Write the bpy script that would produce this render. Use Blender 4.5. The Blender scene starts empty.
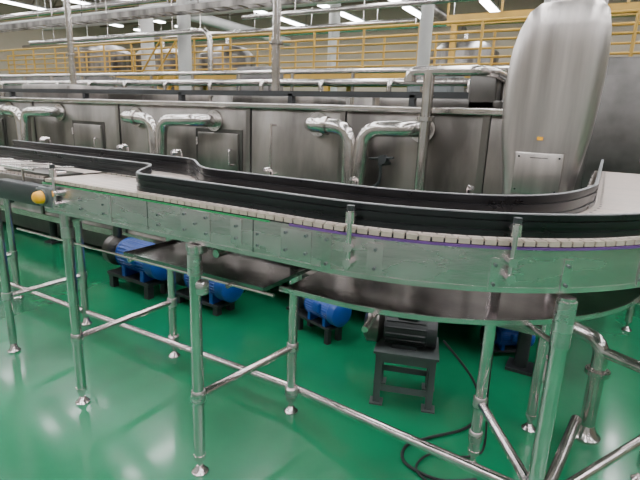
import bpy, math, random
from mathutils import Vector, Matrix
random.seed(7)
C=math.cos; S=math.sin; RAD=math.radians

# ------------------------------------------------------------------ materials
def nodes(name):
    m=bpy.data.materials.new(name); m.use_nodes=True
    nt=m.node_tree; b=nt.nodes["Principled BSDF"]
    return m,nt,b
def rgb(c): return (c[0],c[1],c[2],1)
def mat(name,col,rough=.5,metal=0.,var=.12,scale=6.,stretch=(1,1,1),rvar=.1,bump=0.,bscale=40.,coat=0.,coatr=.08,lo=.3,hi=.7):
    m,nt,b=nodes(name); N=nt.nodes; L=nt.links
    tc=N.new('ShaderNodeTexCoord'); mp=N.new('ShaderNodeMapping'); mp.inputs['Scale'].default_value=stretch
    L.new(tc.outputs['Object'],mp.inputs['Vector'])
    nz=N.new('ShaderNodeTexNoise'); nz.inputs['Scale'].default_value=scale; nz.inputs['Detail'].default_value=7
    L.new(mp.outputs[0],nz.inputs['Vector'])
    cr=N.new('ShaderNodeValToRGB')
    cr.color_ramp.elements[0].position=lo; cr.color_ramp.elements[1].position=hi
    cr.color_ramp.elements[0].color=rgb([c*(1-var) for c in col]); cr.color_ramp.elements[1].color=rgb([min(1,c*(1+var)) for c in col])
    L.new(nz.outputs['Fac'],cr.inputs[0]); L.new(cr.outputs[0],b.inputs['Base Color'])
    mr=N.new('ShaderNodeMapRange'); mr.inputs[3].default_value=max(0,rough-rvar); mr.inputs[4].default_value=rough+rvar
    L.new(nz.outputs['Fac'],mr.inputs[0]); L.new(mr.outputs[0],b.inputs['Roughness'])
    b.inputs['Metallic'].default_value=metal
    if coat: b.inputs['Coat Weight'].default_value=coat; b.inputs['Coat Roughness'].default_value=coatr
    if bump:
        n2=N.new('ShaderNodeTexNoise'); n2.inputs['Scale'].default_value=bscale; n2.inputs['Detail'].default_value=3
        L.new(mp.outputs[0],n2.inputs['Vector'])
        bp=N.new('ShaderNodeBump'); bp.inputs['Strength'].default_value=bump; bp.inputs['Distance'].default_value=.02
        L.new(n2.outputs['Fac'],bp.inputs['Height']); L.new(bp.outputs[0],b.inputs['Normal'])
    return m
STEEL=mat('brushed_steel',(.62,.545,.56),.27,.95,.12,4,(1,1,4),.06,.03,12)
STEELB=mat('bright_steel',(.74,.66,.675),.22,.95,.08,8,(1,1,1),.05)
TANK=mat('weathered_stainless',(.20,.183,.172),.36,.88,.5,2.6,(1,1,.3),.14,.16,5,lo=.40,hi=.62)
TANKD=mat('dark_stainless',(.12,.112,.108),.42,.8,.35,3,(1,1,1),.1)
PIPE=mat('stainless_pipe',(.52,.485,.47),.22,.96,.18,9,(1,1,1),.07)
LEGM=mat('brushed_leg_tube',(.66,.58,.59),.19,.98,.12,9,(1,1,1),.05)
DUCT=mat('duct_steel',(.47,.43,.415),.34,.92,.22,3,(6,6,.4),.08,.07,8)
BLACK=mat('black_guard_plastic',(.007,.007,.009),.30,0,.2,10,(1,1,1),.08)
GREYR=mat('grey_wear_strip',(.22,.22,.23),.4,0,.1,10)
TRAY=mat('drip_tray_steel',(.24,.225,.225),.17,.94,.45,4,(1,1,1),.08,.12,6)
GREEN=mat('green_strip',(.02,.30,.10),.4,0,.1,10)
PURP=mat('purple_strip',(.13,.05,.22),.4,0,.1,10)
YEL=mat('yellow_plastic',(.85,.40,.01),.4,0,.1,10)
YRAIL=mat('yellow_paint',(.46,.27,.045),.5,0,.15,3)
BLUE=mat('blue_motor_paint',(.008,.065,.34),.36,.0,.25,8)
DARK=mat('dark_rubber',(.012,.012,.014),.5,0,.2,8)
DGREY=mat('dark_grey_paint',(.025,.027,.03),.5,0,.2,5)
MGREY=mat('grey_paint',(.10,.112,.115),.45,.1,.15,6)
WALL=mat('wall_paint',(.33,.275,.21),.7,0,.12,.5)
CEIL=mat('ceiling_panel',(.27,.255,.235),.8,0,.2,.8)
TRUSS=mat('truss_paint',(.15,.12,.09),.6,0,.12,2)
WHITE=mat('white_paint',(.38,.37,.36),.5,0,.10,3)
FLOORM=mat('green_epoxy_floor',(.009,.185,.080),.23,0,.20,1.3,(1,1,1),.07,.09,2.4,coat=.3,coatr=.09)
m,nt,b=nodes('belt_links'); N=nt.nodes;L=nt.links
uv=N.new('ShaderNodeUVMap'); uv.uv_map='UVMap'
br=N.new('ShaderNodeTexBrick'); br.inputs['Scale'].default_value=1; br.inputs['Brick Width'].default_value=.5; br.inputs['Row Height'].default_value=.04
br.inputs['Color1'].default_value=(.60,.49,.44,1);br.inputs['Color2'].default_value=(.52,.44,.40,1);br.inputs['Mortar'].default_value=(.14,.115,.10,1)
br.inputs['Mortar Size'].default_value=.0035
mp=N.new('ShaderNodeMapping'); L.new(uv.outputs[0],mp.inputs[0]); mp.inputs['Rotation'].default_value=(0,0,math.pi/2)
L.new(mp.outputs[0],br.inputs['Vector']);L.new(br.outputs['Color'],b.inputs['Base Color']);b.inputs['Roughness'].default_value=.4
BELT=m
m,nt,b=nodes('lamp_tube'); b.inputs['Emission Color'].default_value=(.98,.99,1,1); b.inputs['Emission Strength'].default_value=26; LAMP=m

# ------------------------------------------------------------------ mesh helpers
def empty(name,loc=(0,0,0)):
    e=bpy.data.objects.new(name,None); bpy.context.collection.objects.link(e); e.location=loc; e.empty_display_size=.1; return e
class M:
    def __init__(s): s.v=[];s.f=[];s.uv={}
    def add(s,vs,fs):
        o=len(s.v); s.v+= [tuple(v) for v in vs]; s.f+=[tuple(i+o for i in f) for f in fs]
    def box(s,x0,x1,y0,y1,z0,z1,c=0.):
        if c<=0:
            vs=[(x,y,z) for z in (z0,z1) for (x,y) in ((x0,y0),(x1,y0),(x1,y1),(x0,y1))]
            s.add(vs,[(3,2,1,0),(4,5,6,7),(0,1,5,4),(1,2,6,5),(2,3,7,6),(3,0,4,7)])
        else:
            def ring(i,z):
                a0,a1,b0,b1=x0+i,x1-i,y0+i,y1-i
                return [(a0+c,b0,z),(a1-c,b0,z),(a1,b0+c,z),(a1,b1-c,z),(a1-c,b1,z),(a0+c,b1,z),(a0,b1-c,z),(a0,b0+c,z)]
            s.loft([ring(c*.7,z0),ring(0,z0+c),ring(0,z1-c),ring(c*.7,z1)])
        return s
    def loft(s,rs,caps=True,closed=True):
        n=len(rs[0]); vs=[p for r in rs for p in r]; fs=[]
        for i in range(len(rs)-1):
            for j in range(n if closed else n-1):
                k=(j+1)%n; fs.append((i*n+j,i*n+k,(i+1)*n+k,(i+1)*n+j))
        if caps: fs.append(tuple(range(n))[::-1]); fs.append(tuple((len(rs)-1)*n+j for j in range(n)))
        s.add(vs,fs); return s
    def tube(s,pts,r,n=12,caps=True,rad=None):
        pts=[Vector(p) for p in pts]; rs=[]; T0=(pts[1]-pts[0]).normalized()
        up=Vector((0,0,1)) if abs(T0.z)<.9 else Vector((1,0,0))
        A=T0.cross(up).normalized()
        for i,p in enumerate(pts):
            if i==0:T=T0
            elif i==len(pts)-1:T=(p-pts[i-1]).normalized()
            else:T=((pts[i+1]-p).normalized()+(p-pts[i-1]).normalized()).normalized()
            A=(A-T*A.dot(T)).normalized(); B=T.cross(A); rr=rad[i] if rad else r
            rs.append([p+A*rr*C(2*math.pi*k/n)+B*rr*S(2*math.pi*k/n) for k in range(n)])
        s.loft(rs,caps); return s
    def cyl(s,p,q,r,n=16): return s.tube([p,q],r,n)
    def sweep(s,path,prof,closed=True):
        cols=[path(d) for d,z in prof]; rs=[[ (cols[j][i][0],cols[j][i][1],prof[j][1]) for j in range(len(prof))] for i in range(len(cols[0]))]
        s.loft(rs,caps=closed,closed=closed); return s
    def done(s,name,parent=None,mt=STEEL,smooth=True,bevel=0.):
        me=bpy.data.meshes.new(name); me.from_pydata(s.v,[],s.f); me.validate(); me.update()
        import bmesh
        bm=bmesh.new(); bm.from_mesh(me); bmesh.ops.recalc_face_normals(bm,faces=bm.faces); bm.to_mesh(me); bm.free()
        o=bpy.data.objects.new(name,me); bpy.context.collection.objects.link(o); me.materials.append(mt)
        if smooth:
            for p in me.polygons: p.use_smooth=True
            try: me.set_sharp_from_angle(angle=RAD(35))
            except Exception: pass
        if parent: o.parent=parent
        return o
def bend(pts,r,k=6):
    pts=[Vector(p) for p in pts]; out=[pts[0]]
    for i in range(1,len(pts)-1):
        a=(pts[i-1]-pts[i]); b2=(pts[i+1]-pts[i]); ra=min(r,a.length*.49); rb=min(r,b2.length*.49)
        A=pts[i]+a.normalized()*ra; B=pts[i]+b2.normalized()*rb
        for j in range(k+1):
            t=j/k; out.append(A*(1-t)**2+pts[i]*2*t*(1-t)+B*t*t)
    out.append(pts[-1]); return out
def flange(m,p,ax,r,t=.012):
    p=Vector(p);ax=Vector(ax).normalized(); m.cyl(p-ax*t,p+ax*t,r,20)
    a=ax.orthogonal().normalized(); b2=ax.cross(a)
    for k in range(8):
        q=p+(a*C(k*math.pi/4)+b2*S(k*math.pi/4))*r*.8; m.cyl(q-ax*(t+.006),q+ax*(t+.006),.006,6)

# ------------------------------------------------------------------ room
X0,X1,Y0,Y1,H=-26,14,-7,22,7.2
M().box(X0,X1,Y0,Y1,-.1,0).done('floor',mt=FLOORM,smooth=False)
M().box(X0,X1,Y0,Y1,H,H+.1).done('ceiling',mt=CEIL,smooth=False)
M().box(X0,X1,Y1,Y1+.2,0,H).done('wall_back',mt=WALL,smooth=False)
M().box(X0,X1,Y0-.2,Y0,0,H).done('wall_front',mt=WALL,smooth=False)
M().box(X0-.2,X0,Y0,Y1,0,H).done('wall_left',mt=WALL,smooth=False)
M().box(X1,X1+.2,Y0,Y1,0,H).done('wall_right',mt=WALL,smooth=False)

tr=empty('roof_truss'); m_=M()
for y in (3,7,11,15,19):
    m_.box(X0,X1,y-.06,y+.06,6.05,6.2); m_.box(X0,X1,y-.06,y+.06,6.95,7.1)
    x=X0; up=True
    while x<X1-1:
        a,b2=(6.15,7.0) if up else (7.0,6.15)
        m_.tube([(x,y,a),(x+1,y,b2)],.035,6); x+=1; up=not up
m_.done('truss_members',tr,TRUSS)
m_=M()
for i in range(20):
    x=X0+1+i*2.0; m_.box(x-.06,x+.06,Y0,Y1,7.02,7.2)
m_.done('purlins',tr,TRUSS)
for i,x in enumerate((-22,-19,-16,-13,-10,-7.2,-4.4,-1.6,1.2,4,7)):
    e=empty('fluorescent_light'); h=M();t=M();w=M()
    for j in range(8):
        y=-5+j*3.3
        h.box(x-.18,x+.18,y,y+2.5,5.62,5.70); t.box(x-.15,x+.15,y+.04,y+2.46,5.575,5.62)
        w.cyl((x,y+.3,5.7),(x,y+.3,7.2),.01,6); w.cyl((x,y+2.3,5.7),(x,y+2.3,7.2),.01,6)
    h.done('housing',e,WHITE,False); t.done('tubes',e,LAMP,False); w.done('hangers',e,DGREY)
    ld=bpy.data.lights.new('lamp_light','AREA'); ld.shape='RECTANGLE'; ld.size=.25; ld.size_y=25; ld.energy=230; ld.color=(.985,.99,1)
    lo=bpy.data.objects.new('lamp_light',ld); bpy.context.collection.objects.link(lo); lo.location=(x,7.5,5.56); lo.parent=e

for (x,y,r) in ((-9.2,9,.16),(-3.3,9.4,.12),(-14,12,.22),(-9,16,.2),(-2,16,.2),(2.4,9,.15)):
    e=empty('steel_column',(x,y,0)); m_=M()
    m_.cyl((0,0,0),(0,0,6.1),r,20); m_.box(-r*1.7,r*1.7,-r*1.7,r*1.7,0,.03); m_.box(-r*1.6,r*1.6,-r*1.6,r*1.6,6.02,6.06)
    m_.done('shaft',e,WHITE)

# ------------------------------------------------------------------ curved conveyor
cv=empty('curved_conveyor')
CX,CY,RO=-.784,2.457,1.16
N0=CY-RO
def widen(a):
    t=max(0,min(1,(a+60)/50)); return t*t*(3-2*t)
def mkpath(s0,y1=5.9,na=48,step=.08,wd=0.):
    def path(d):
        p=[]; k=max(1,int((CX-s0)/step))
        for i in range(k): p.append((s0+(CX-s0)*i/k,N0+d))
        for i in range(na+1):
            ad=-90+90*i/na; a=RAD(ad); rr=RO-d-wd*widen(ad); p.append((CX+rr*C(a),CY+rr*S(a)))
        k2=20
        for i in range(1,k2+1): p.append((CX+RO-d-wd,CY+(y1-CY)*i/k2))
        return p
    return path
Y1C=4.55
P=mkpath(-2.28,Y1C); PW=mkpath(-2.28,Y1C,wd=.11)
ZT,ZB=1.167,1.017
M().sweep(P,[(0,ZB),(0,ZT-.012),(.006,ZT-.012),(.006,ZB+.006),(.03,ZB+.006),(.03,ZB)]).done('side_frame_near',cv,STEEL)
M().sweep(PW,[(.33,ZB),(.33,ZT-.012),(.336,ZT-.012),(.336,ZB)]).done('side_frame_far',cv,STEEL)
M().sweep(P,[(-.002,ZB),(-.002,ZB+.016),(0.004,ZB+.016),(.004,ZB)]).done('frame_lower_lip',cv,STEELB)
def sub(path,a,b2):
    return lambda d:path(d)[a:b2]
nS=max(1,int((CX+2.28)/.08))
M().sweep(sub(P,0,nS-1),[(-.004,ZT-.016),(-.004,ZT-.0115),(.012,ZT-.0115),(.012,ZT-.016)]).done('wear_strip_green',cv,GREEN)
M().sweep(sub(P,nS-1,999),[(-.005,ZT-.016),(-.005,ZT-.009),(.012,ZT-.009),(.012,ZT-.016)]).done('wear_strip_purple',cv,PURP)
def belt(name,pa,d0,d1,zt,zb,parent,pb=None):
    A=pa(d0);B=(pb or pa)(d1);vs=[];fs=[];uvs=[];u=0
    n=len(A)
    for i in range(n):
        if i: u+=math.hypot((A[i][0]+B[i][0]-A[i-1][0]-B[i-1][0])/2,(A[i][1]+B[i][1]-A[i-1][1]-B[i-1][1])/2)
        vs+=[(A[i][0],A[i][1],zb),(A[i][0],A[i][1],zt),(B[i][0],B[i][1],zt),(B[i][0],B[i][1],zb)]; uvs.append(u)
    me=bpy.data.meshes.new(name)
    for i in range(n-1):
        o=i*4
        for k in range(4): fs.append((o+k,o+(k+1)%4,o+4+(k+1)%4,o+4+k))
    fs.append((0,1,2,3)); fs.append(((n-1)*4+3,(n-1)*4+2,(n-1)*4+1,(n-1)*4))
    me.from_pydata(vs,[],fs); ul=me.uv_layers.new(name='UVMap')
    w=[0,.02,.3,.32]
    for p in me.polygons:
        for li in p.loop_indices:
            vi=me.loops[li].vertex_index; ul.data[li].uv=(uvs[vi//4],w[vi%4])
    o=bpy.data.objects.new(name,me); bpy.context.collection.objects.link(o); me.materials.append(BELT); o.parent=parent
belt('belt',P,.020,.325,ZT+.006,ZT-.006,cv,PW)
M().sweep(P,[(.004,ZT-.012),(.004,ZT+.002),(.02,ZT+.002),(.02,ZT-.012)]).done('chain_track',cv,DARK)
m_=M(); AO=P(.001)
acc=0; pts=[]
for i in range(len(AO)-1):
    ax,ay=AO[i];bx,by=AO[i+1];Ls=math.hypot(bx-ax,by-ay);
    if by>2.6: break
    t=-acc
    while t+.038<Ls:
        t+=.038; pts.append((ax+(bx-ax)*t/Ls,ay+(by-ay)*t/Ls,math.atan2(by-ay,bx-ax)))
    acc=(Ls-t)
    acc=acc%.038
for (x,y,a) in pts:
    c_,s_=C(a),S(a); vs=[]
    for z in (ZT-.006,ZT+.0095):
        for u,v in ((-.016,-.002),(.016,-.002),(.0155,.026),(-.0155,.026)):
            vs.append((x+u*c_-v*s_,y+u*s_+v*c_,z))
    m_.add(vs,[(3,2,1,0),(4,5,6,7),(0,1,5,4),(1,2,6,5),(2,3,7,6),(3,0,4,7)])
m_.done('chain_plates',cv,mat('chain_plate_tan',(.44,.36,.30),.45,0,.15,20),False)
PF=lambda d:[(-2.28+i*.1,N0+d) for i in range(19)]
belt('feed_belt',PF,.345,.64,ZT+.008,ZT-.006,cv)
M().sweep(PF,[(.645,ZB),(.645,ZT-.01),(.652,ZT-.01),(.652,ZB)]).done('feed_frame_far',cv,STEEL)
M().box(-.485,-.479,N0+.335,N0+.652,ZB,ZT).done('feed_end_plate',cv,STEEL,False)
def smooth(t): t=max(0,min(1,t)); return t*t*(3-2*t)
def goff(base,jog,s0,s1):
    def f(x): return base+jog*(1-smooth((x-s0)/(s1-s0)))
    return f
def guardpath(path_s0,off,y1,wd=0.):
    base=mkpath(path_s0,y1,48,.04)
    def path(d):
        raw=base(0); out=[]
        for i,(x,y) in enumerate(raw):
            if x<CX and y<CY: out.append((x,N0+off(x)+d))
            else:
                dd=off(0)+d
                if y<=CY+1e-6 and x<CX+RO+1e-6:
                    a=math.atan2(y-CY,x-CX); rr=RO-dd-wd*widen(math.degrees(a)); out.append((CX+rr*C(a),CY+rr*S(a)))
                else: out.append((x-dd-wd,y))
        return out
    return path
GN=guardpath(-3.6,goff(.035,.30,-1.95,-1.62),4.5)
GF=guardpath(-3.6,goff(.275,.30,-1.95,-1.45),4.5,.115)
def guard(name,G,z0,z1,sgn,parent):
    t=.005*sgn
    M().sweep(G,[(0,z0),(0,z1),(t,z1),(t,z0)]).done(name+'_panel',parent,BLACK)
    for k,(za,zb_) in enumerate(((z0,z0+.018),((z0+z1)/2-.002,(z0+z1)/2+.014),(z1-.016,z1))):
        M().sweep(G,[(-t*1.3,za),(-t*1.3,zb_),(t*2.3,zb_),(t*2.3,za)]).done(name+'_rail_%d'%k,parent,BLACK)
    M().sweep(G,[(-t*1.2,z1),(-t*1.2,z1+.003),(t*1.6,z1+.003),(t*1.6,z1)]).done(name+'_top_strip',parent,GREYR)
guard('guard_near',GN,ZT+.014,ZT+.083,-1,cv)
guard('guard_far',GF,ZT+.012,ZT+.100,1,cv)
def radial(a,d): a=RAD(a); return (CX+(RO-d)*C(a),CY+(RO-d)*S(a)),(C(a),S(a))
st=M(); kn=M()
posts=[((-2.16,N0),(0,-1))]+[radial(a,0) for a in (-83,-59.5,-30,-8)]
for (p,nn) in posts:
    px,py=p[0]+nn[0]*.018,p[1]+nn[1]*.018
    st.tube([(px,py,ZB+.03),(px,py,ZT+.075)],.008,10)
    st.cyl((p[0],p[1],ZB+.05),(px+nn[0]*.012,py+nn[1]*.012,ZB+.05),.014,12)
    st.cyl((p[0],p[1],ZB+.10),(px+nn[0]*.012,py+nn[1]*.012,ZB+.10),.014,12)
    st.cyl((px+nn[0]*.014,py+nn[1]*.014,ZT+.045),(px-nn[0]*.06,py-nn[1]*.06,ZT+.045),.006,8)
    st.cyl((px,py,ZT+.028),(px,py,ZT+.062),.015,12)
    kn.cyl((px,py,ZT+.066),(px,py,ZT+.082),.012,12)
st.done('guard_posts',cv,STEELB); kn.done('guard_post_knobs',cv,DGREY)
st=M()
for x in (-3.3,-2.5,-2.05):
    y=N0+.60; st.tube(bend([(x,y+.06,ZB),(x,y+.06,ZT+.13),(x,y,ZT+.13)],.02),.007,8); st.cyl((x,y-.01,ZT+.12),(x,y+.02,ZT+.12),.012,10)
for x in (-1.2,-.8):
    y=N0+.30; st.tube(bend([(x,y+.05,ZB),(x,y+.05,ZT+.12),(x,y,ZT+.12)],.02),.007,8)
for a in (-62,):
    (p,nn)=radial(a,.30); st.tube(bend([(p[0]-nn[0]*.05,p[1]-nn[1]*.05,ZB),(p[0]-nn[0]*.05,p[1]-nn[1]*.05,ZT+.12),(p[0],p[1],ZT+.12)],.02),.007,8)
st.done('guard_posts_far',cv,STEELB)
pl=M(); bo=M(); dk=M()
def plate_straight(x0,x1,z0,z1,bolts,t=.004):
    pl.box(x0,x1,N0-t,N0,z0,z1)
    for (bx,bz) in bolts: bo.cyl((bx,N0-t-.006,bz),(bx,N0-t+.001,bz),.0055,8)
plate_straight(-1.80,-1.785,ZB+.005,ZT-.02,[])
plate_straight(-1.37,-1.22,ZB+.02,ZT-.02,[(-1.35,ZB+.05),(-1.35,ZB+.11),(-1.24,ZB+.05),(-1.24,ZB+.11),(-1.295,ZB+.08)])
plate_straight(-1.12,-1.07,ZB+.03,ZT-.025,[(-1.095,ZB+.055),(-1.095,ZB+.1)])
plate_straight(-.90,-.78,ZB+.02,ZT-.025,[(-.88,ZB+.05),(-.88,ZB+.11),(-.80,ZB+.05),(-.80,ZB+.11)])
for x in (-2.0,-1.84,-1.5,-1.0):
    bo.cyl((x,N0-.006,ZB+.085),(x,N0,ZB+.085),.005,8); bo.cyl((x,N0-.006,ZB+.045),(x,N0,ZB+.045),.005,8)
for x in (-1.56,-1.02): dk.box(x-.0015,x+.0015,N0-.001,N0+.001,ZB+.012,ZT-.015)
def plate_arc(a,w,z0,z1,t=.004,slot=True):
    (p,nn)=radial(a,0); tx,ty=-nn[1],nn[0]; vs=[]
    for z in (z0,z1):
        for u,v in ((-w/2,-.004),(w/2,-.004),(w/2,t),(-w/2,t)): vs.append((p[0]+tx*u+nn[0]*v,p[1]+ty*u+nn[1]*v,z))
    pl.add(vs,[(3,2,1,0),(4,5,6,7),(0,1,5,4),(1,2,6,5),(2,3,7,6),(3,0,4,7)])
    if slot:
        for zz in (z0+.02,z1-.02): bo.cyl((p[0]+nn[0]*t,p[1]+nn[1]*t,zz),(p[0]+nn[0]*(t+.006),p[1]+nn[1]*(t+.006),zz),.0055,8)
plate_arc(-87,.035,ZB+.01,ZT-.02);plate_arc(-79,.05,ZB+.02,ZT-.03)
plate_arc(-61.5,.026,ZB+.005,ZT-.045);plate_arc(-50.5,.028,ZB+.005,ZT-.045);plate_arc(-36,.03,ZB+.005,ZT-.04);plate_arc(-15,.03,ZB+.005,ZT-.04)
pl.done('side_plates',cv,STEELB,False); bo.done('bolts',cv,MGREY); dk.done('frame_seams',cv,DARK,False)
m_=M(); c0=Vector((-2.225,N0,1.095))
m_.box(c0.x-.05,c0.x+.06,N0-.035,N0,c0.z-.045,c0.z+.045,.006); m_.cyl(c0+Vector((0,-.034,0)),c0+Vector((0,-.045,0)),.036,20); m_.done('bearing_housing',cv,MGREY)
m_=M(); m_.tube([c0+Vector((0,-.04,0)),c0+Vector((0,-.05,0)),c0+Vector((0,-.072,0)),c0+Vector((0,-.080,0)),c0+Vector((0,-.083,0))],.03,20,rad=[.031,.031,.027,.019,.006]); m_.done('bearing_cap',cv,YEL)
m_=M(); m_.cyl(c0+Vector((0,-.02,0)),c0+Vector((0,.62,0)),.016); m_.done('drive_shaft',cv,STEELB)
M().box(-2.285,-2.28,N0,N0+.336,ZB,ZT-.01).done('frame_end_plate',cv,STEEL,False)
lg=M(); ft=M(); cl=M()
def leg(x,y,zt,r=.0235,foot=True):
    lg.cyl((x,y,.07),(x,y,zt),r,20)
    if foot:
        ft.cyl((x,y,.028),(x,y,.13),.012,10); ft.tube([(x,y,0),(x,y,.008),(x,y,.02),(x,y,.035)],.04,20,rad=[.036,.036,.024,.014]); ft.cyl((x,y,.07),(x,y,.09),.026,8)
def clamp(x,y,z,r=.030,h=.026):
    cl.tube([(x,y,z-h),(x,y,z-h*.8),(x,y,z+h*.8),(x,y,z+h)],r,16,rad=[r*.88,r,r,r*.88])
NL=N0
E=(CX+1.17*C(RAD(-50)),CY+1.17*S(RAD(-50))); D=(-.303,1.976)
near=[(-2.17,NL+.03),(-1.294,NL-.01)]; back=[(-2.16,1.95),(-1.215,1.87)]
leg(near[0][0],near[0][1],ZB); leg(near[1][0],near[1][1],ZB); leg(E[0],E[1],ZB-.01,.025)
for b_ in back: leg(b_[0],b_[1],ZB)
leg(D[0],D[1],ZB)
leg(CX+1.15*C(RAD(-8)),CY+1.15*S(RAD(-8)),ZB,.025); leg(-.12,2.42,ZB)
leg(.35,4.2,ZB); leg(.0,4.2,ZB)
for (x,y) in near: cl.cyl((x,y,ZB-.12),(x,y,ZB-.005),.028,16); cl.box(x-.04,x+.04,y-.006,y+.03,ZB-.030,ZB+.0); clamp(x,y,.37)
cl.cyl((E[0],E[1],ZB-.17),(E[0],E[1],ZB-.02),.030,16)
for (x,y) in back: clamp(x,y,.37); clamp(x,y,.12,.034)
clamp(*D,.33); clamp(E[0],E[1],.33); clamp(*D,.16)
clamp(-1.27,NL+.0,ZB-.17,.028)
br=M()
for i in range(2): br.cyl((near[i][0],near[i][1],.37),(back[i][0],back[i][1],.37),.018,16)
br.cyl((E[0],E[1],.31),(D[0],D[1],.33),.019,16)
br.cyl((-2.96,1.91,.11),(-1.215,1.905,.12),.020,16)
br.cyl((-1.215,1.905,.12),(E[0]-.02,E[1]+.08,.24),.020,16)
br.cyl((E[0],E[1]+.0,.24),(CX+1.15*C(RAD(-8)),CY+1.15*S(RAD(-8)),.24),.019,16)
clamp(E[0]-.01,E[1]+.04,.24,.034)
for (x,y) in back:
    br.cyl((x,N0+.02,ZB-.03),(x,1.98,ZB-.03),.016,12)
lg.done('legs',cv,LEGM); ft.done('feet',cv,LEGM); cl.done('clamps',cv,STEEL); br.done('braces',cv,LEGM)
TL=-1.86
m_=M(); m_.box(TL,-1.05,1.40,1.79,.845,.849); m_.box(TL,-1.05,1.398,1.402,.845,.862); m_.box(-1.052,-1.048,1.40,1.79,.845,.862); m_.box(TL,-1.05,1.788,1.792,.845,.88); m_.box(TL-.002,TL+.002,1.40,1.79,.845,.862)
m_.done('drip_tray_straight',cv,TRAY,False)
m_=M(); m_.cyl((-2.75,1.40,.842),(-1.0,1.40,.842),.007,8)
for x in (-1.8,-1.215): m_.cyl((x,1.38,.838),(x,1.95,.838),.010,8)
m_.done('tray_rods',cv,PIPE)
def arcp(a0,a1,k=40):
    def f(r):
        pts=[(-1.0,CY-r),(-.9,CY-r)]
        for i in range(k+1):
            a=RAD(a0+(a1-a0)*i/k); pts.append((CX+r*C(a),CY+r*S(a)))
        return pts
    return f
AP=arcp(-90,0)
M().sweep(AP,[(1.02,.850),(1.02,.870),(1.014,.870),(1.014,.854),(.60,.854),(.60,.850)]).done('drip_tray_curved',cv,TRAY)
M().sweep(AP,[(1.024,.850),(1.024,.868),(1.018,.869),(1.018,.850)]).done('drip_tray_rim',cv,STEEL)
m_=M()
for a in (-80,-50,-15):
    a=RAD(a); m_.cyl((CX+.55*C(a),CY+.55*S(a),.842),(CX+1.15*C(a),CY+1.15*S(a),.842),.011,8)
m_.done('tray_supports',cv,PIPE)

# ------------------------------------------------------------------ infeed conveyor (left)
ic=empty('infeed_conveyor')
PI=lambda d:[(-6.5+i*.2,1.42+d) for i in range(21)]
belt('belt',PI,.01,.5,1.15,1.135,ic)
M().box(-6.5,-2.40,1.405,1.425,1.0,1.14,.003).done('side_frame_near',ic,TANK)
M().box(-6.5,-2.40,2.02,2.04,1.0,1.15,.003).done('side_frame_far',ic,STEEL)
m_=M(); f_=M(); c_=M()
for x in (-3.02,-3.9,-4.8,-5.7):
    for y in (1.43,1.93):
        m_.cyl((x,y,.06),(x,y,1.01),.0235,18); f_.tube([(x,y,0),(x,y,.01),(x,y,.022),(x,y,.07)],.045,18,rad=[.036,.036,.024,.013]); c_.cyl((x,y,.345),(x,y,.395),.030,14)
    m_.cyl((x,1.43,.37),(x,1.93,.37),.018,14)
m_.cyl((-5.8,1.91,.11),(-3.02,1.91,.11),.020,14); m_.cyl((-5.8,1.43,.80),(-3.0,1.43,.80),.012,10)
m_.done('legs',ic,LEGM); f_.done('feet',ic,LEGM); c_.done('clamps',ic,STEEL)
m_=M(); m_.box(-2.9,-2.42,1.44,1.60,1.155,1.165); m_.box(-2.36,-2.31,1.3,1.42,1.05,1.12,.004); m_.done('transfer_plate',ic,TANK,False)
m_=M(); m_.box(-2.78,-2.40,1.33,1.395,1.02,1.12,.008); m_.cyl((-2.70,1.36,1.0),(-2.70,1.36,1.02),.012,8); m_.cyl((-2.40,1.36,1.06),(-2.31,1.36,1.06),.012,8); m_.done('drive_unit',ic,DGREY)
m_=M()
for k in range(6): m_.cyl((-3.6+k*.2,1.38,1.19),(-3.5+k*.2,1.60,1.19),.005,8)
m_.cyl((-4.4,1.38,1.19),(-2.5,1.38,1.19),.007,8); m_.cyl((-4.4,1.60,1.22),(-2.4,1.66,1.22),.007,8)
for x in (-4.2,-3.4,-2.6): m_.cyl((x,1.38,1.1),(x,1.38,1.2),.007,8)
m_.done('guide_rods',ic,PIPE)

# ------------------------------------------------------------------ tunnel pasteurizer
tp=empty('tunnel_pasteurizer')
TX0,TX1,TN,TZ0,TZ1=-14,-.16,2.93,.34,1.585
m_=M(); m_.box(TX0,TX1,TN,5.3,TZ0,TZ1,.02); m_.done('shell',tp,TANK)
m_=M(); m_.box(TX0,TX1+.01,TN-.03,TN+.03,TZ1-.03,TZ1+.006,.004); m_.box(TX0,TX1,TN-.02,TN+.02,TZ0-.03,TZ0+.03); m_.done('edge_trim',tp,PIPE)
m_=M(); dk=M()
for x in (-13,-11.3,-9.6,-7.9,-6.5,-5.2,-3.85,-2.35,-1.55,-.62):
    m_.box(x-.02,x+.02,TN-.012,TN+.01,TZ0+.03,TZ1-.03); dk.box(x+.021,x+.026,TN-.003,TN+.01,TZ0+.03,TZ1-.03)
for z in (.93,): dk.box(TX0,TX1,TN-.002,TN+.01,z,z+.004)
m_.done('stiffeners',tp,TANK,False); dk.done('panel_seams',tp,DARK,False)
m_=M(); k_=M(); q_=M()
for x0 in (-7.6,-6.2,-4.5,-2.86,-9.3):
    w=.42; m_.box(x0,x0+w,TN-.022,TN+.01,.98,1.36,.006); q_.box(x0-.03,x0+w+.03,TN-.006,TN+.01,.95,1.39)
    k_.tube(bend([(x0+w-.06,TN-.02,1.12),(x0+w-.06,TN-.055,1.12),(x0+w-.06,TN-.055,1.24),(x0+w-.06,TN-.02,1.24)],.02),.007,8)
    for z in (1.05,1.29): k_.cyl((x0+.005,TN-.03,z-.03),(x0+.005,TN-.03,z+.03),.010,8)
m_.done('hatch_doors',tp,TANK); k_.done('hatch_handles',tp,STEELB); q_.done('hatch_frames',tp,TANKD,False)
m_=M()
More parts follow.
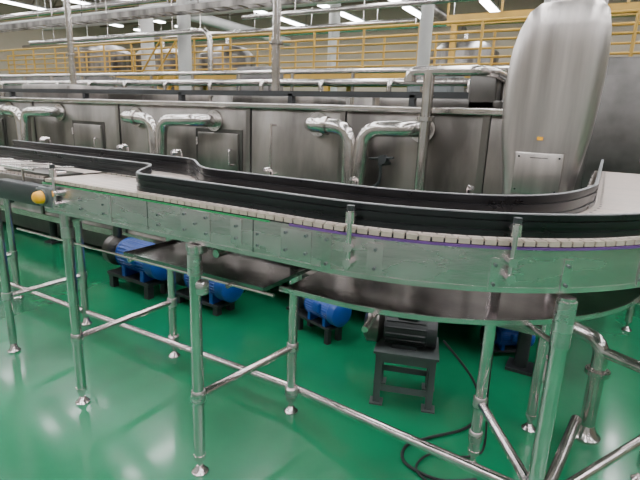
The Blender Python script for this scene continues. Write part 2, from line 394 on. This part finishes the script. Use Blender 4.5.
for i in range(9):
    x=TX0+.3+i*1.68
    for y in (TN+.15,5.1): m_.cyl((x,y,0),(x,y,TZ0+.02),.04,12); m_.box(x-.08,x+.08,y-.08,y+.08,0,.02)
m_.done('legs',tp,DGREY)
m_=M(); m_.box(-13.8,-3.7,3.15,4.9,.06,TZ0); m_.box(-3.7,TX1-.5,3.9,4.9,.06,TZ0); m_.done('sump',tp,TANKD,False)
m_=M(); m_.cyl((-7.5,TN-.05,.75),(-.3,TN-.05,.75),.025,14)
m_.cyl((-6,TN-.04,.55),(-1,TN-.04,.55),.018,12)
for x in (-6.8,-5.6,-4.4,-3.2,-2.0,-.8): m_.box(x-.02,x+.02,TN-.08,TN,.70,.80)
m_.done('service_pipes',tp,TANK)
m_=M(); m_.box(-8,-.4,3.25,3.31,1.66,1.70)
for x in (-7.6,-6.2,-4.8,-3.4,-2.2,-1.2,-.45): m_.box(x-.02,x+.02,3.25,3.30,TZ1,1.68)
m_.done('roof_frame',tp,DGREY,False)
m_=M()
for x0,x1,z in ((-6.6,-5.6,1.78),(-4.9,-4.3,1.74),(-3.1,-2.4,1.70),(-1.6,-.7,1.69)): m_.box(x0,x1,3.6,4.6,TZ1-.01,z,.02)
m_.done('roof_covers',tp,TANK)
m_=M(); m_.box(-.76,-.60,3.0,3.25,1.58,1.79,.01); m_.box(-1.0,-.55,3.0,3.4,1.575,1.64,.01); m_.done('roof_junction_box',tp,TANKD)
m_=M(); m_.cyl((-2.1,TN-.06,1.08),(-2.1,TN-.06,1.45),.010,10); m_.cyl((-2.1,TN-.06,1.44),(-2.1,TN,1.44),.008,8); m_.cyl((-2.1,TN-.06,1.09),(-2.1,TN,1.09),.008,8); m_.cyl((-3.4,TN-.05,1.10),(-3.25,TN-.05,1.25),.01,8); m_.cyl((-3.25,TN-.05,1.25),(-3.25,TN+.01,1.25),.01,8)
m_.done('level_sticks',tp,STEELB)

def ypipe(x0,xm,x1,z=1.45,zb=1.02):
    e=empty('overflow_pipe',(xm,2.76,0)); m_=M(); y=0
    a=x0-xm;b2=x1-xm; r=.047
    m_.tube(bend([(a,y+.17,z+.0),(a,y,z),(-.04,y,z-.01),(-.03,y,zb)],.11),r,18)
    m_.tube(bend([(b2,y+.17,z),(b2,y,z),(.06,y,z-.01),(.03,y,zb)],.11),r,18)
    m_.tube(bend([(0,y,zb+.02),(0,y,zb-.25),(0,y+.17,zb-.25)],.08),.06,18)
    flange(m_,(a,y+.155,z),(0,1,0),.08); flange(m_,(b2,y+.155,z),(0,1,0),.08); flange(m_,(0,y,zb-.02),(0,0,1),.095)
    m_.cyl((a*.55,y,z-.004),(a*.55-.03,y,z-.004),r*1.25,16)
    m_.done('pipe',e,PIPE)
ypipe(-3.58,-3.16,-2.68); ypipe(-1.73,-1.37,-.99,1.46); ypipe(-5.6,-5.1,-4.7,1.46); ypipe(-8,-7.6,-7.2)
e=empty('vent_pipe',(-.905,2.70,0)); m_=M()
m_.tube(bend([(0,.22,.95),(0,0,.95),(0,0,1.77)],.06),.031,16)
m_.tube(bend([(-.11,0,1.73),(-.11,0,1.775),(.27,0,1.775),(.32,.10,1.775),(.32,.45,1.775),(.32,.45,1.6)],.05),.028,16)
flange(m_,(0,0,1.52),(0,0,1),.05); flange(m_,(0,0,1.1),(0,0,1),.05); m_.cyl((-.11,0,1.72),(-.11,0,1.745),.036,16)
m_.done('pipe',e,PIPE)
e=empty('sampling_valve',(-1.2,2.80,1.24)); m_=M(); m_.cyl((0,.14,0),(0,-.02,0),.014,10); m_.tube(bend([(0,0,0),(0,0,-.12),(-.06,0,-.16)],.03),.01,8); m_.cyl((-.07,-.02,.03),(.09,-.02,.045),.008,8); m_.cyl((.02,-.035,.03),(.02,.01,.03),.028,16); m_.done('valve_body',e,DGREY)

# ------------------------------------------------------------------ exhaust duct
e=empty('exhaust_duct',(-.275,2.68,0)); m_=M(); rs=[]
for z,w,d,cx in ((.62,.15,.12,0),(1.15,.155,.12,0),(1.30,.175,.125,.0),(1.45,.198,.13,.0),(1.60,.21,.135,.0),(1.74,.212,.14,.005),(1.86,.205,.14,.01),(1.95,.19,.135,.018),(2.02,.165,.125,.026),(2.055,.13,.10,.03),(2.07,.06,.05,.03)):
    ring=[]
    for k in range(48):
        a=2*math.pi*k/48; c0_,s0_=C(a),S(a); ex=.42
        ring.append((cx+w*math.copysign(abs(c0_)**ex,c0_),d*math.copysign(abs(s0_)**ex,s0_),z))
    rs.append(ring)
m_.loft(rs); m_.done('hood',e,DUCT)
m_=M(); m_.box(-.11,.11,-.134,-.11,1.18,1.38,.004); m_.done('inspection_plate',e,DUCT)
m_=M()
for x in (-.09,.09):
    for z in (1.20,1.36): m_.cyl((x,-.139,z),(x,-.13,z),.005,8)
m_.box(-.04,.04,-.1345,-.133,1.355,1.358)
m_.done('plate_bolts',e,DGREY)
M().box(-.02,.005,-.142,-.128,1.44,1.455).done('warning_sticker',e,YEL,False)
m_=M(); m_.tube(bend([(.04,.04,1.9),(.05,.16,2.2),(.07,.3,2.7),(.07,.35,4.8)],.3),.125,28); m_.done('riser',e,DUCT)
m_=M(); flange(m_,(.072,.34,3.2),(0,0,1),.16); m_.done('riser_flange',e,STEEL)

# ------------------------------------------------------------------ pumps under tank
def pump(x,y,sc=1.,rot=0.,pl=.0):
    e=empty('pump_motor',(x,y,0)); e.rotation_euler=(0,0,rot); e.scale=(sc,sc,sc)
    m_=M(); p=pl/sc; z=.2+p; m_.tube([(-.17,0,z),(-.15,0,z),(-.14,0,z),(.13,0,z)],.1,28,rad=[.07,.10,.092,.092])
    for k in range(30):
        a=k*math.pi/15; m_.tube([(-.14,.094*C(a),z+.094*S(a)),(.13,.094*C(a),z+.094*S(a))],.0045,4)
    m_.box(-.04,.04,-.115,-.08,z-.02,z+.06,.008); m_.box(-.12,-.09,-.08,.08,z-.13,z-.06); m_.box(.06,.09,-.08,.08,z-.13,z-.06)
    m_.tube([(.12,0,z),(.13,0,z),(.20,0,z),(.22,0,z),(.225,0,z)],.1,28,rad=[.10,.108,.108,.085,.05]); m_.done('motor_body',e,BLUE)
    m_=M(); m_.tube([(-.30,0,z),(-.29,0,z),(-.24,0,z),(-.22,0,z),(-.16,0,z)],.1,24,rad=[.07,.10,.10,.06,.05]); m_.tube([(-.26,0,z+.08),(-.26,0,z+.2)],.03,14); m_.done('volute',e,TANK)
    m_=M(); m_.box(-.28,.14,-.085,.085,z-.15,z-.128,.004)
    for a in (-.24,.11):
        for b2 in (-.06,.06): m_.box(a-.02,a+.02,b2-.02,b2+.02,0,z-.145)
    m_.done('base',e,DGREY)
pump(-3.22,2.62,1.35,-.05,.04); pump(-2.52,2.68,1.2,-.05,.0); pump(-1.52,2.74,.85,-.3,.06); pump(-.36,3.25,.65,.6,0)
e=empty('pump_stand',(-.78,2.36,0)); e.rotation_euler=(0,0,RAD(18)); m_=M(); w=.14
for x in (-w,w):
    for y in (-w*.8,w*.8):
        m_.box(x-.018,x+.018,y-.018,y-.012,0.006,.30); m_.box(x-.018,x-.012,y-.018,y+.018,.006,.30); m_.box(x-.035,x+.035,y-.035,y+.035,0,.008)
for y in (-w*.8-.016,w*.8-.016): m_.box(-w,w,y,y+.006,.08,.115); m_.box(-w,w,y,y+.006,.25,.30)
for x in (-w-.016,w-.016): m_.box(x,x+.006,-w*.8,w*.8,.08,.115); m_.box(x,x+.006,-w*.8,w*.8,.25,.30)
m_.box(-w-.03,w+.03,-w,w,.30,.312); m_.done('frame',e,MGREY,False)
m_=M(); m_.cyl((-.13,0,.40),(.10,0,.40),.075,24)
for k in range(14):
    a=k*math.pi/7; m_.tube([(-.12,.08*C(a),.40+.08*S(a)),(.09,.08*C(a),.40+.08*S(a))],.006,4)
m_.cyl((.10,0,.40),(.15,0,.40),.082,24); m_.box(-.08,.05,-.07,.07,.312,.335); m_.box(-.06,.05,-.05,.05,.47,.53,.006); m_.done('motor',e,DGREY)
m_=M(); m_.tube([(-.24,0,.4),(-.22,0,.4),(-.16,0,.4),(-.13,0,.4)],.1,24,rad=[.06,.09,.09,.05]); m_.tube([(-.19,0,.48),(-.19,0,.62)],.025,12); m_.done('pump_head',e,TANK)

e=empty('drain_pot',(-.10,3.02,0)); m_=M(); m_.tube([(0,0,0),(0,0,.02),(0,0,.05),(0,0,.14),(0,0,.15),(0,0,.16)],.05,20,rad=[.08,.08,.07,.045,.055,.055]); m_.tube([(0,0,.15),(0,0,.38)],.03,14); m_.done('pot',e,STEELB)
e=empty('drain_pipe'); m_=M()
m_.tube(bend([(.13,2.52,.06),(.13,2.52,.52),(-.15,2.72,.52),(-.15,3.0,.52)],.08),.035,18); m_.tube([(.13,2.52,0),(.13,2.52,.012),(.13,2.52,.03),(.13,2.52,.07)],.07,20,rad=[.07,.07,.05,.036]); flange(m_,(.13,2.52,.36),(0,0,1),.055)
m_.tube(bend([(.13,2.52,.47),(.35,2.4,.47),(.9,2.3,.47)],.08),.026,16)
m_.tube(bend([(-.02,1.75,.06),(.03,2.1,.06),(.08,2.48,.10)],.1),.026,16); m_.done('pipe',e,PIPE)
def cable(name,ctrl,r=.008):
    e=empty(name); m_=M(); pts=[]
    for i in range(len(ctrl)-1):
        p0=Vector(ctrl[max(i-1,0)]);p1=Vector(ctrl[i]);p2=Vector(ctrl[i+1]);p3=Vector(ctrl[min(i+2,len(ctrl)-1)])
        for k in range(8):
            t=k/8; q=.5*((2*p1)+(-p0+p2)*t+(2*p0-5*p1+4*p2-p3)*t*t+(-p0+3*p1-3*p2+p3)*t**3); q.z=max(q.z,r+.001); pts.append(q)
    m_.tube(pts,r,8); m_.done('cable',e,DARK)
cable('power_cable',[(-.60,2.42,.36),(-.42,2.42,.18),(-.36,2.40,.01),(-.40,2.22,.01),(-.53,2.05,.01),(-.60,1.93,.01),(-.56,1.82,.01),(-.40,1.80,.01),(-.25,1.9,.01)],.007)
cable('power_cable',[(-.30,2.10,.60),(-.30,2.14,.30),(-.28,2.10,.02),(-.36,2.0,.01),(-.48,1.95,.01),(-.5,1.80,.01),(-.3,1.72,.01)],.005)

# ------------------------------------------------------------------ other machines
def machine(name,x0,x1,y0,y1,z1,mt,doors=3,z0=.12,back=False):
    e=empty(name,((x0+x1)/2,y1 if back else y0,0)); cx=(x0+x1)/2; m_=M(); D_=y1-y0
    if back: e.rotation_euler=(0,0,math.pi)
    m_.box(x0-cx,x1-cx,0,D_,z0,z1,.03); m_.done('body',e,mt)
    d=M(); hN=M(); w=(x1-x0)/doors
    for i in range(doors):
        a=x0-cx+i*w+.06; d.box(a,a+w-.12,-.02,.01,z0+.25,z1-.2,.006); hN.cyl((a+w-.2,-.05,z1*.5),(a+w-.2,-.05,z1*.5+.15),.01,8)
        hN.box(a+w-.21,a+w-.19,-.05,0,z1*.5,z1*.5+.01);hN.box(a+w-.21,a+w-.19,-.05,0,z1*.5+.14,z1*.5+.15)
    d.done('panels',e,mt); hN.done('handles',e,STEELB)
    l=M()
    for x in (x0-cx+.1,x1-cx-.1):
        for y in (.1,D_-.1): l.box(x-.05,x+.05,y-.05,y+.05,0,z0+.02)
    l.done('feet',e,DGREY,False); return e
e=machine('rinser_machine',.62,3.2,4.6,6.0,1.95,TANK,5)
m_=M(); m_.tube(bend([(-1.1,-.12,.6),(-1.1,-.12,1.75),(-.7,-.12,1.75),(-.7,-.12,1.2)],.1),.05,14); m_.cyl((-1.28,-.1,1.5),(1.2,-.1,1.5),.03,12); m_.cyl((-.45,-.1,.3),(-.45,-.1,2.4),.04,12); m_.cyl((-.95,.4,1.9),(-.95,.4,2.6),.12,20); m_.done('pipework',e,PIPE)
machine('filler_machine',-1.2,3.0,6.6,8.0,2.3,TANKD,5)
machine('packing_machine',-8.0,-3.0,6.6,8.0,1.9,TANK,6)
machine('bottle_washer',-18,-9.5,6.5,8.4,2.2,TANKD,8)
machine('control_cabinet',-5.0,-4.3,5.9,6.2,2.2,TANKD,1)
machine('control_cabinet',-2.3,-1.7,6.0,6.5,2.1,MGREY,1)
machine('added_reflector_left',-9,-2.2,-3.2,-1.7,1.9,WHITE,7,.12,True)  # unseen block added behind camera so the frame mirrors grey, not green floor
machine('added_reflector_right',-1.6,4.5,-3.2,-1.7,2.1,WHITE,6,.12,True)  # second added block out of view, gives frame and legs a neutral reflection
e=empty('process_manifold'); m_=M()
for y,z,r in ((5.6,1.95,.045),(5.75,2.1,.03)): m_.cyl((-12,y,z),(-.8,y,z),r,14)
for i in range(12):
    x=-11.6+i*.93; m_.tube(bend([(x,5.6,1.95),(x,5.45,1.95),(x,5.45,1.4)],.06),.03,12); m_.cyl((x+.3,5.75,0),(x+.3,5.75,2.12),.025,10); flange(m_,(x,5.45,1.75),(0,0,1),.05)
m_.done('pipes',e,PIPE)
for (x,y,r,h_) in ((-19,13.9,1.2,4.2),(-15.8,14.3,1.1,4.0),(-12.2,14,1.0,3.9),(-5,18.6,1.2,4.4),(2,18.6,1.2,4.2)):
    e=empty('storage_tank',(x,y,0)); m_=M(); m_.tube([(0,0,.5),(0,0,.8),(0,0,h_-.4),(0,0,h_-.1),(0,0,h_)],r,32,rad=[r*.3,r,r,r*.7,r*.15]); m_.done('vessel',e,TANK)
    m_=M()
    for a in range(4): m_.cyl((r*.8*C(a*1.57+.7),r*.8*S(a*1.57+.7),0),(r*.8*C(a*1.57+.7),r*.8*S(a*1.57+.7),1.),.06,10)
    m_.cyl((0,0,h_-.1),(0,0,h_+.3),.08,12); m_.done('legs_and_stub',e,PIPE)

cw=empty('catwalk'); m_=M(); g=M()
CZ=2.5
for y in (10.44,11.6):
    m_.box(-22,9,y-.06,y+.06,CZ-.18,CZ+.08)
    for z in (3.5,3.15,2.82): m_.cyl((-22,y,z),(9,y,z),.032 if z>3.4 else .024,10)
    x=-22
    while x<=9: m_.cyl((x,y,CZ),(x,y,3.5),.03,10); x+=1.3
x=-21
while x<=9:
    m_.box(x-.05,x+.05,10.44,11.6,CZ-.14,CZ-.02); m_.box(x-.06,x+.06,10.38,10.5,0,CZ-.1); m_.box(x-.06,x+.06,11.54,11.66,0,CZ-.1); x+=5
g.box(-22,9,10.45,11.6,CZ-.02,CZ+.01); m_.done('rails_and_beams',cw,YRAIL); g.done('deck',cw,DGREY,False)
c2=empty('catwalk'); m_=M()
m_.box(-4,9,12.9,13.0,3.9,4.15)
for z in (4.6,5.0): m_.cyl((-4,12.95,z),(9,12.95,z),.03,10)
x=-4
while x<=9: m_.cyl((x,12.95,4.1),(x,12.95,5.0),.03,8); x+=1.3
for x in (-3.8,.5,5,8.8): m_.box(x-.07,x+.07,12.88,13.02,0,3.95)
m_.box(-4,9,13.0,13.9,4.05,4.1); m_.done('rails_and_beams',c2,YRAIL)
e=empty('access_stairs',(-10.6,9.9,0)); m_=M()
for dy in (0,.5):
    m_.tube([(-2.4,dy-.35,0),(0,dy-.35,2.5)],.05,6); m_.tube([(-2.4,dy-.35,.9),(0,dy-.35,3.4)],.025,8)
    for k in range(4): t=k/3; m_.cyl((-2.4+2.4*t,dy-.35,2.5*t),(-2.4+2.4*t,dy-.35,2.5*t+.9),.022,8)
for k in range(10): t=(k+.5)/10; m_.box(-2.4+2.4*t-.12,-2.4+2.4*t+.12,-.35,.15,2.5*t-.015,2.5*t+.015)
m_.done('stairs',e,YRAIL)

def ohp(pts,r,mt,name='overhead_pipe',bn=.3):
    e=empty(name); m_=M(); m_.tube(bend(pts,bn),r,14)
    for i in range(len(pts)-1):
        a=Vector(pts[i]);b2=Vector(pts[i+1])
        if abs(a.z-b2.z)<.1:
            k=int((b2-a).length/3)+1
            for j in range(k):
                p=a+(b2-a)*((j+.5)/k); m_.cyl((p.x,p.y,p.z-.0),(p.x,p.y,H),.012,6)
    m_.done('pipe',e,mt)
ohp([(-22,9.4,4.3),(-3.6,9.4,4.3)],.09,PIPE); ohp([(-22,9.0,4.0),(8,9.0,4.0)],.05,WHITE)
ohp([(-22,13.3,4.9),(10,13.3,4.9)],.14,WHITE); ohp([(-22,12.3,3.95),(-4.6,12.3,3.95)],.07,PIPE)
ohp([(-15,8.6,3.3),(-8,8.6,3.3),(-8,8.6,2.35)],.06,PIPE); ohp([(-14.4,-2,5.1),(-14.4,21,5.1)],.2,WHITE,'ventilation_duct'); ohp([(-5.8,5,5.2),(-5.8,21,5.2)],.16,TANK,'ventilation_duct')
ohp([(-6,7.3,3.2),(3,7.3,3.2)],.04,PIPE); ohp([(-20,16.8,4.7),(10,16.8,4.7)],.1,PIPE)
for (x,y,z) in ((-6.4,4.2,3.0),(-2.95,4.1,3.2)):
    e=empty('riser_pipe',(x,y,0)); m_=M(); m_.cyl((0,0,1.57),(0,0,7.15),.04,14); flange(m_,(0,0,2.2),(0,0,1),.07); m_.done('pipe',e,PIPE)
e=empty('cable_tray'); m_=M(); m_.box(-22,8,8.1,8.13,3.62,3.74); m_.box(-22,8,8.4,8.43,3.62,3.74)
x=-22
while x<8: m_.box(x,x+.04,8.1,8.43,3.62,3.64); x+=.4
for x in range(-20,8,4): m_.cyl((x,8.25,3.62),(x,8.25,7.2),.012,6)
m_.done('tray',e,TANK,False)

# ------------------------------------------------------------------ camera
th=RAD(14.2);r=RAD(2.3)
F=Vector((0,C(th),-S(th)));R0=Vector((1,0,0));U0=Vector((0,S(th),C(th)))
R=R0*C(r)+U0*S(r);U=U0*C(r)-R0*S(r)
rz=Matrix.Rotation(RAD(30),3,'Z')
R,U,B=rz@R,rz@U,rz@(-F)
cam=bpy.data.cameras.new('camera'); cam.lens=27; cam.sensor_width=36; cam.clip_end=100
co=bpy.data.objects.new('camera',cam); bpy.context.collection.objects.link(co)
co.matrix_world=Matrix(((R.x,U.x,B.x,0),(R.y,U.y,B.y,0),(R.z,U.z,B.z,1.5),(0,0,0,1)))
bpy.context.scene.camera=co
w=bpy.data.worlds.new('world'); bpy.context.scene.world=w; w.use_nodes=True; w.node_tree.nodes['Background'].inputs[0].default_value=(.5,.52,.55,1); w.node_tree.nodes['Background'].inputs[1].default_value=.4
